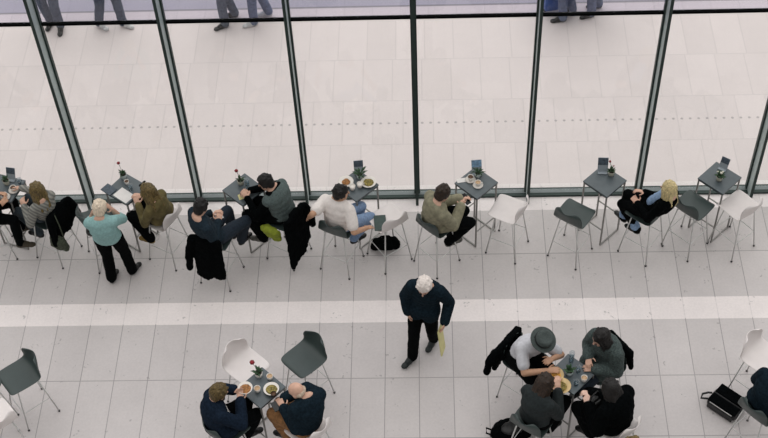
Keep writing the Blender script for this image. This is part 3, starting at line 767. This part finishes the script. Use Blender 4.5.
# ------------------------------------------------------------------ people outside
def passer(label, x, y, yaw, stride, top, legs, shoe, hm, coat=None, puff=.02):
    f = dirv(yaw); l = leftv(yaw)
    person(label, (x,y,.92), yaw, (x+f.x*.04,y+f.y*.04,1.56), yaw, -5, footL=(x+f.x*stride+l.x*.09,y+f.y*stride+l.y*.09,0), footR=(x-f.x*stride-l.x*.09,y-f.y*stride-l.y*.09,.0),
           top=top, legs=legs, shoe=shoe, hair='short', hairmat=hm, voxel=.012, puff=puff, legpuff=.02, coat=coat, hem=0 if coat else .06, face=False)
passer('person outside in dark trousers standing beyond the left glass bay', -5.66,3.46, 265, .05, 'navy_wool','outdoor_trousers','black_leather','hair_dark')
passer('person outside in blue-grey trousers and white shoes mid-stride', -4.80,3.44, 330, .16, 'grey_coat','outdoor_trousers','white_shoe','hair_brown')
passer('person outside with dark shoes, left of the pair beyond second bay', -2.98,3.50, 200, .10, 'grey_coat','outdoor_trousers','black_leather','hair_dark')
passer('person outside with pale shoes, right of the pair beyond second bay', -2.50,3.52, 190, .12, 'dark_grey_cloth','grey_coat','white_shoe','hair_brown')
passer('person outside in long blue-grey coat beside a blue case', 2.16,3.46, 180, .08, 'grey_coat','grey_coat','black_leather','hair_dark',.8,.05)
passer('person outside in long grey coat, right of the blue-coated one', 2.58,3.56, 190, .08, 'grey_coat','grey_coat','black_leather','hair_brown',.8,.05)
e = empty('suitcase', (1.97,3.62,0), .2, 'blue upright suitcase outside beyond the glass', 'suitcase')
MB().box((0,0,.36),(.36,.22,.58)).build('case_body', MATS['blue_case'], e, bevel=.04)
for s in (1,-1): MB().lathe([(.001,-.012),(.03,-.012),(.03,.012),(.001,.012)],(s*.14,0,.03),14,Matrix.Rotation(PI/2,4,'X')).build('wheel', MATS['rubber'], e, True)
MB().tube([(-.10,.08,.63),(-.10,.08,.95),(.10,.08,.95),(.10,.08,.63)],.01,8).build('handle', MATS['chrome'], e, True)

# ------------------------------------------------------------------ coats, bags
draped_coat((-4.87,-.98), 153, 'black coat hung over stool back of woman in grey knit', drop=.44, sleeves=((1,.42,.05),(-1,.40,.08)), wide=1.05, seed=1, slant=-.2)
draped_coat((-2.67,-1.40), 70, 'black jacket with hanging sleeve behind man in dark blue jumper', drop=.74, sleeves=((1,.62,.10),), wide=1.0, seed=4, shift=-.01, slant=-.3)
draped_coat((-1.82,-1.06), 150, 'large black coat hung behind man leaning on the table', drop=.78, sleeves=((-1,.46,.08),), wide=1.12, seed=7, shift=.07, slant=-.5)
draped_coat((1.11,-3.26), -38, 'long black jacket trailing from stool behind man in hat', drop=.40, sleeves=((-1,.34,.10),), wide=1.25, seed=9, shift=-.05)
draped_coat((1.99,-3.36), 215, 'black coat over stool back behind woman in tweed', drop=.34, wide=1.12, seed=11)
# olive shoulder bag
def soft_bag(name, p, d, deg, m, label, cat='bag', strap=None, seed=1., tilt=0):
    e = empty(name, p, math.radians(deg), label, cat)
    mb = MB(); mb.ell((0,0,d[2]*.5),(d[0]*.5,d[1]*.5,d[2]*.5)); mb.ell((0,0,d[2]*.36),(d[0]*.52,d[1]*.55,d[2]*.36))
    for s in (1,-1): mb.cap((s*d[0]*.36,0,d[2]*.2),d[1]*.36,(s*d[0]*.33,0,d[2]*.78),d[1]*.26)
    mb.blob('bag_body', MATS[m], e, .009, 3, .009, 14, seed)
    mb = MB(); mb.ell((0,-d[1]*.32,d[2]*.62),(d[0]*.40,d[1]*.26,d[2]*.26)); mb.blob('flap', MATS[m], e, .009, 3, .005, 14, seed+1)
    if strap: MB().tube(strap,.009,6).build('strap', MATS[m], e, True)
    return e
soft_bag('shoulder_bag', (-4.70,-1.29,.46), (.27,.12,.24), -22, 'olive_canvas', 'olive canvas shoulder bag hanging below the grey knit woman\'s coat', strap=[(-.11,0,.2),(-.07,.04,.40),(-.02,.10,.56),(.05,.05,.40),(.11,0,.2)])
soft_bag('handbag', (-4.17,-1.27,.765), (.25,.15,.20), 30, 'black_leather', 'black handbag on stool seat left of the woman in turquoise', strap=[(-.09,0,.17),(-.05,0,.28),(.05,0,.28),(.09,0,.17)], seed=5)
e = soft_bag('handbag', (1.80,-4.01,.885), (.22,.15,.22), 45, 'black_leather', 'black bag in the lap of the woman in black coat', strap=[(-.08,0,.18),(-.05,0,.29),(.05,0,.29),(.08,0,.18)], seed=8)
soft_bag('duffel_bag', (-.56,-.96,0), (.36,.20,.15), 5, 'black_cloth', 'black bag on the floor under the white stool with the menu', strap=[(-.12,0,.12),(-.05,.04,.17),(.05,.04,.17),(.12,0,.12)], seed=12)
mb = MB(); mb.ell((0,0,0),(.05,.13,.10)); mb.ell((.012,-.05,-.09),(.035,.07,.08)); mb.ell((-.01,.05,.06),(.06,.09,.05))
o = mb.blob('lime_bag', MATS['lime_cloth'], None, .009, 3, .014, 12, 4); o.location = (-1.97,-1.27,.70); o.rotation_euler = (0,0,math.radians(70)); tag(o, 'lime green cloth bag hanging from stool seat of man leaning on table', 'bag')
# backpack on the floor
e = empty('backpack', (.93,-3.82,0), math.radians(15), 'black backpack lying on the floor beside dark stool', 'backpack')
mb = MB(); mb.ell((0,0,.10),(.25,.17,.10)); mb.ell((-.06,0,.08),(.17,.18,.08)); mb.ell((.14,0,.09),(.12,.15,.09)); mb.blob('pack_body', MATS['black_cloth'], e, .011, 3, .01, 12, 3)
mb = MB(); mb.ell((.02,-.02,.19),(.15,.10,.035)); mb.blob('front_pocket', MATS['black_leather'], e, .009, 3, .005, 14, 4)
MB().tube([(-.20,-.08,.06),(-.30,-.14,.035),(-.40,-.14,.02),(-.48,-.10,.018)],.016,8).build('strap', MATS['black_cloth'], e, True)
MB().tube([(-.20,.06,.10),(-.27,.08,.15),(-.29,.02,.14),(-.22,-.02,.12)],.011,8).build('carry_loop', MATS['black_cloth'], e, True)
# briefcase on the floor
e = empty('briefcase', (3.485,-3.47,0), math.radians(-42), 'black soft briefcase lying on the floor near the right edge', 'bag')
mb = MB(); mb.box((0,0,.07),(.40,.26,.12)); o = mb.build('case_body', MATS['black_leather'], e, bevel=.045)
mb = MB(); mb.box((0,.10,.135),(.36,.14,.02)).box((.0,-.06,.137),(.37,.13,.02)); mb.build('flap', MATS['black_cloth'], e, bevel=.008)
MB().box((0,-.138,.06),(.34,.02,.09)).build('front_pocket', MATS['black_leather'], e, bevel=.008)
MB().box((0,-.132,.122),(.30,.008,.006)).build('zip', MATS['chrome'], e)
MB().tube([(-.19,-.10,.11),(-.26,-.14,.10),(-.28,-.08,.10),(-.24,-.02,.10),(-.20,0,.11)],.013,8).build('handle', MATS['black_leather'], e, True)
MB().box((.203,.02,.08),(.008,.14,.05)).build('buckle', MATS['holder'], e, bevel=.002)

# ------------------------------------------------------------------ table-top things
# far left table
menu_stand((-5.354,-0.576,0.980), -10, 'menu stand with grey card on the far left table', h=.16)
potted_plant((-5.395,-0.635,0.980), 'small dark-leaved plant in stone pot on far left table', seed=2)
cup((-5.284,-0.748,1.000), 'coffee cup in front of the grey knit woman\'s hand', 'coffee')
cup((-5.371,-0.865,1.000), 'coffee cup at the very left edge of the picture', 'coffee')
tumbler((-5.219,-0.639,0.980), 'clear tumbler at the right corner of the far left table')
# second table
potted_plant((-3.891,-0.562,0.980), 'plant with one red bloom on table of woman in olive jacket', bloom=[(-.03,.03,.25,.024,'bloom_red')], pot='pot_glass', seed=3)
slab('paper_sheet', (-3.851,-0.860,0.980), (.165,.235,.002), 52, 'paper_white', 'white printed sheet lying on table of woman in olive jacket', 'paper', z=TT+.001)
slab('notebook', (-4.057,-0.764,0.980), (.13,.17,.014), 52, 'card_dark', 'dark notebook on left corner of table with white sheet', 'book', z=TT+.001)
tumbler((-3.774,-0.769,0.980), 'clear tumbler on table with the white sheet')
cup((-3.835,-0.667,1.000), 'small dark cup near the red bloom plant, table with white sheet', 'coffee', saucer=False, r=.032)
# third table
potted_plant((-2.372,-0.695,0.980), 'plant with tall red bloom on table of man leaning', bloom=[(-.03,.0,.25,.026,'bloom_red')], pot='pot_stone', n=8, seed=4)
tumbler((-2.286,-0.731,0.980), 'clear tumbler beside tall red bloom', h=.13)
slab('napkin', (-2.334,-0.907,1.000), (.11,.09,.004), 20, 'paper_cream', 'crumpled cream napkin under the hand of the leaning man', 'napkin', z=TT+.001)
slab('paper_slip', (-2.61,-1.26,1.07), (.10,.16,.002), 40, 'paper_white', 'white slip of paper in hands of man in dark blue jumper', 'paper', tilt=(.5,.2))
# fourth table
menu_stand((-0.870,-0.547,0.980), 5, 'menu stand with dark card on table with two plates', 'card_dark', w=.12, h=.16)
potted_plant((-0.856,-0.624,0.980), 'spiky-leaved plant on the table with two plates of food', L=.14, w=.016, up=.5, seed=5, pot='pot_glass')
dish((-1.031,-0.706,0.990), 'plate left of the two cups on the fourth table', r=.098); food((-1.031,-0.706,1.000), 'brown toast slices on left plate of table with two plates', 'food_brown', .055, seed=5)
dish((-0.745,-0.720,0.990), 'plate right of the two cups on the fourth table', r=.10); food((-0.745,-0.720,1.000), 'yellow-brown food on right plate of table with two plates', 'food_green', .07, seed=6)
cup((-0.945,-0.817,1.000), 'white cup nearer the man in white tee', 'china', saucer=False, r=.039, h=.07)
cup((-0.851,-0.777,1.000), 'white cup further right between the plates', 'china', saucer=False, r=.039, h=.07)
slab('menu_folder', (-.60,-1.20,.762), (.15,.25,.010), 4, 'menu_green', 'dark green menu folder lying on white stool under man\'s hand', 'menu', z=.768)
# fifth table
menu_stand((0.633,-0.594,0.980), 5, 'menu stand with blue-topped card on table with saucered cups', 'card_blue', w=.13, h=.18)
potted_plant((0.645,-0.629,0.980), 'dark spiky plant on the table with saucered cups', L=.12, w=.012, up=.7, seed=7, pot='pot_glass')
cup((0.548,-0.687,1.000), 'saucered coffee cup at left on table of khaki jacket person', 'coffee')
cup((0.639,-0.781,1.000), 'saucered coffee cup at front on table of khaki jacket person', 'milk_coffee')
slab('napkin', (0.434,-0.692,0.980), (.12,.07,.004), 10, 'paper_white', 'folded white napkin on left corner by saucered cups', 'napkin', z=TT+.001)
slab('phone', (.475,-1.075,1.06), (.075,.15,.009), 40, 'phone_black', 'black phone in hands of person in khaki jacket', 'phone', tilt=(.5,.1))
# sixth table
menu_stand((2.221,-0.601,0.980), -3, 'menu stand with pale panel on table left of blonde woman', 'card_dark', w=.13, h=.19)
potted_plant((2.325,-0.637,0.980), 'pale pot plant with small red bloom by blonde woman', bloom=[(-.03,.03,.22,.018,'bloom_red'),(.02,.0,.17,.011,'bloom_red')], pot='pot_stone', seed=8)
# seventh table
menu_stand((3.729,-0.573,0.980), -35, 'menu stand with dark card on table nearest right edge', 'card_dark', w=.11, h=.15)
potted_plant((3.665,-0.749,0.980), 'leafy plant with white blooms on table nearest right edge', bloom=[(.01,.0,.13,.020,'bloom_white'),(-.03,.03,.12,.015,'bloom_white'),(.035,.03,.12,.014,'bloom_white')], pot='pot_stone', n=14, L=.11, w=.016, seed=9)
# red flower table of the lower left pair
potted_plant((-1.938,-3.606,0.980), 'plant with dark red bloom between bald man and blazer man', bloom=[(-.06,.05,.20,.032,'bloom_red')], pot='china', r=.048, n=9, w=.016, seed=10)
cup((-1.808,-3.648,1.000), 'beige cup beside plant on table of bald man', 'milk_coffee', saucer=False, r=.037, h=.07, handle=False)
cup((-1.938,-3.813,1.000), 'white cup at front of the bald man\'s table', 'milk_coffee', saucer=False, r=.038, h=.075, handle=False)
dish((-1.781,-3.808,1.000), 'white bowl in front of the bald man', r=.090, h=.045, name='bowl', cat='bowl'); food((-1.780,-3.801,1.010), 'green salad in bowl before the bald man', 'food_green', .072, seed=11)
dish((-2.055,-3.88,1.12), 'white bowl held up by man in navy blazer', r=.085, h=.045, z=1.115, name='bowl', cat='bowl'); food((-2.055,-3.88,1.12), 'brown meal in bowl held by man in navy blazer', 'food_brown', .070, z=1.12, seed=12)
cup((-1.745,-3.905,1.0), 'small black cup in the right hand of the bald man', 'coffee', saucer=False, r=.034, h=.06, z=1.02, handle=False, body='phone_black')
slab('phone', (-1.72,-4.04,1.02), (.07,.13,.010), 30, 'phone_black', 'black phone in left hand of the bald man', 'phone')
# crowded table
dish((1.396,-3.660,1.000), 'bowl nearest the man in the hat', r=.105, h=.05, name='bowl', cat='bowl', m='china_cream'); food((1.391,-3.653,1.010), 'yellow curry in bowl nearest the man in hat', 'food_yellow', .080, seed=13)
dish((1.464,-3.807,1.000), 'bowl at front corner of crowded table', r=.105, h=.05, name='bowl', cat='bowl', m='china_cream'); food((1.447,-3.800,1.010), 'yellow curry with dark greens in front corner bowl', 'food_green', .080, seed=14)
potted_plant((1.563,-3.622,0.980), 'dark leafy plant in pale pot on crowded table', pot='pot_glass', r=.05, n=12, w=.016, seed=15)
tumbler((1.598,-3.461,0.980), 'tall clear bottle-like tumbler at back of crowded table', r=.033, h=.19)
tumbler((1.666,-3.597,0.980), 'clear tumbler right of plant on crowded table')
tumbler((1.629,-3.769,0.980), 'clear tumbler at front of crowded table', h=.08)
cup((1.721,-3.717,1.000), 'beige coffee cup on crowded table before tweed woman', 'milk_coffee', saucer=False, r=.037, h=.075, handle=False)
slab('napkin', (1.36,-3.80,1.0), (.10,.10,.004), 20, 'paper_cream', 'crumpled napkin at near corner of crowded table', 'napkin', z=TT+.001)

# ------------------------------------------------------------------ light, sky, camera
wd = bpy.data.worlds.new('sky'); SC.world = wd; wd.use_nodes = True
nt = wd.node_tree; bg = nt.nodes['Background']
tc = nt.nodes.new('ShaderNodeTexCoord'); sx = nt.nodes.new('ShaderNodeSeparateXYZ'); rp = nt.nodes.new('ShaderNodeValToRGB')
mp = nt.nodes.new('ShaderNodeMapRange'); mp.inputs['From Min'].default_value = -1; mp.inputs['From Max'].default_value = 1
rp.color_ramp.elements[0].color = (.12,.125,.13,1); rp.color_ramp.elements[0].position = .46
rp.color_ramp.elements[1].color = (1.0,.985,.975,1); rp.color_ramp.elements[1].position = .82
vd = nt.nodes.new('ShaderNodeVectorMath'); vd.operation = 'DOT_PRODUCT'; vd.inputs[1].default_value = (0,.42,.80)
nt.links.new(tc.outputs['Generated'], vd.inputs[0]); nt.links.new(vd.outputs['Value'], mp.inputs[0]); nt.links.new(mp.outputs[0], rp.inputs[0]); nt.links.new(rp.outputs[0], bg.inputs['Color'])
bg.inputs['Strength'].default_value = 1.23
sl = bpy.data.lights.new('overcast_sun','SUN'); sl.energy = .55; sl.angle = math.radians(70); sl.color = (1,.985,.97)
so = bpy.data.objects.new('overcast_sun', sl); COL.objects.link(so); so.rotation_euler = V((-.15,-.55,-1)).to_track_quat('-Z','Y').to_euler()
SC.view_settings.view_transform = 'Standard'; SC.view_settings.look = 'None'; SC.view_settings.exposure = 0; SC.view_settings.gamma = 1
cd = bpy.data.cameras.new('camera'); cd.sensor_width = 36; cd.lens = 62.971; cd.clip_end = 200
co = bpy.data.objects.new('camera', cd); COL.objects.link(co); SC.camera = co
X = (0.999369453,0.010068378,-0.034048854); Y = (0.014127306,0.767023794,0.641463109); Z = (0.032574774,-0.641539655,0.766397909)
co.matrix_world = Matrix(((X[0],Y[0],Z[0],0),(X[1],Y[1],Z[1],-12),(X[2],Y[2],Z[2],13.75),(0,0,0,1)))
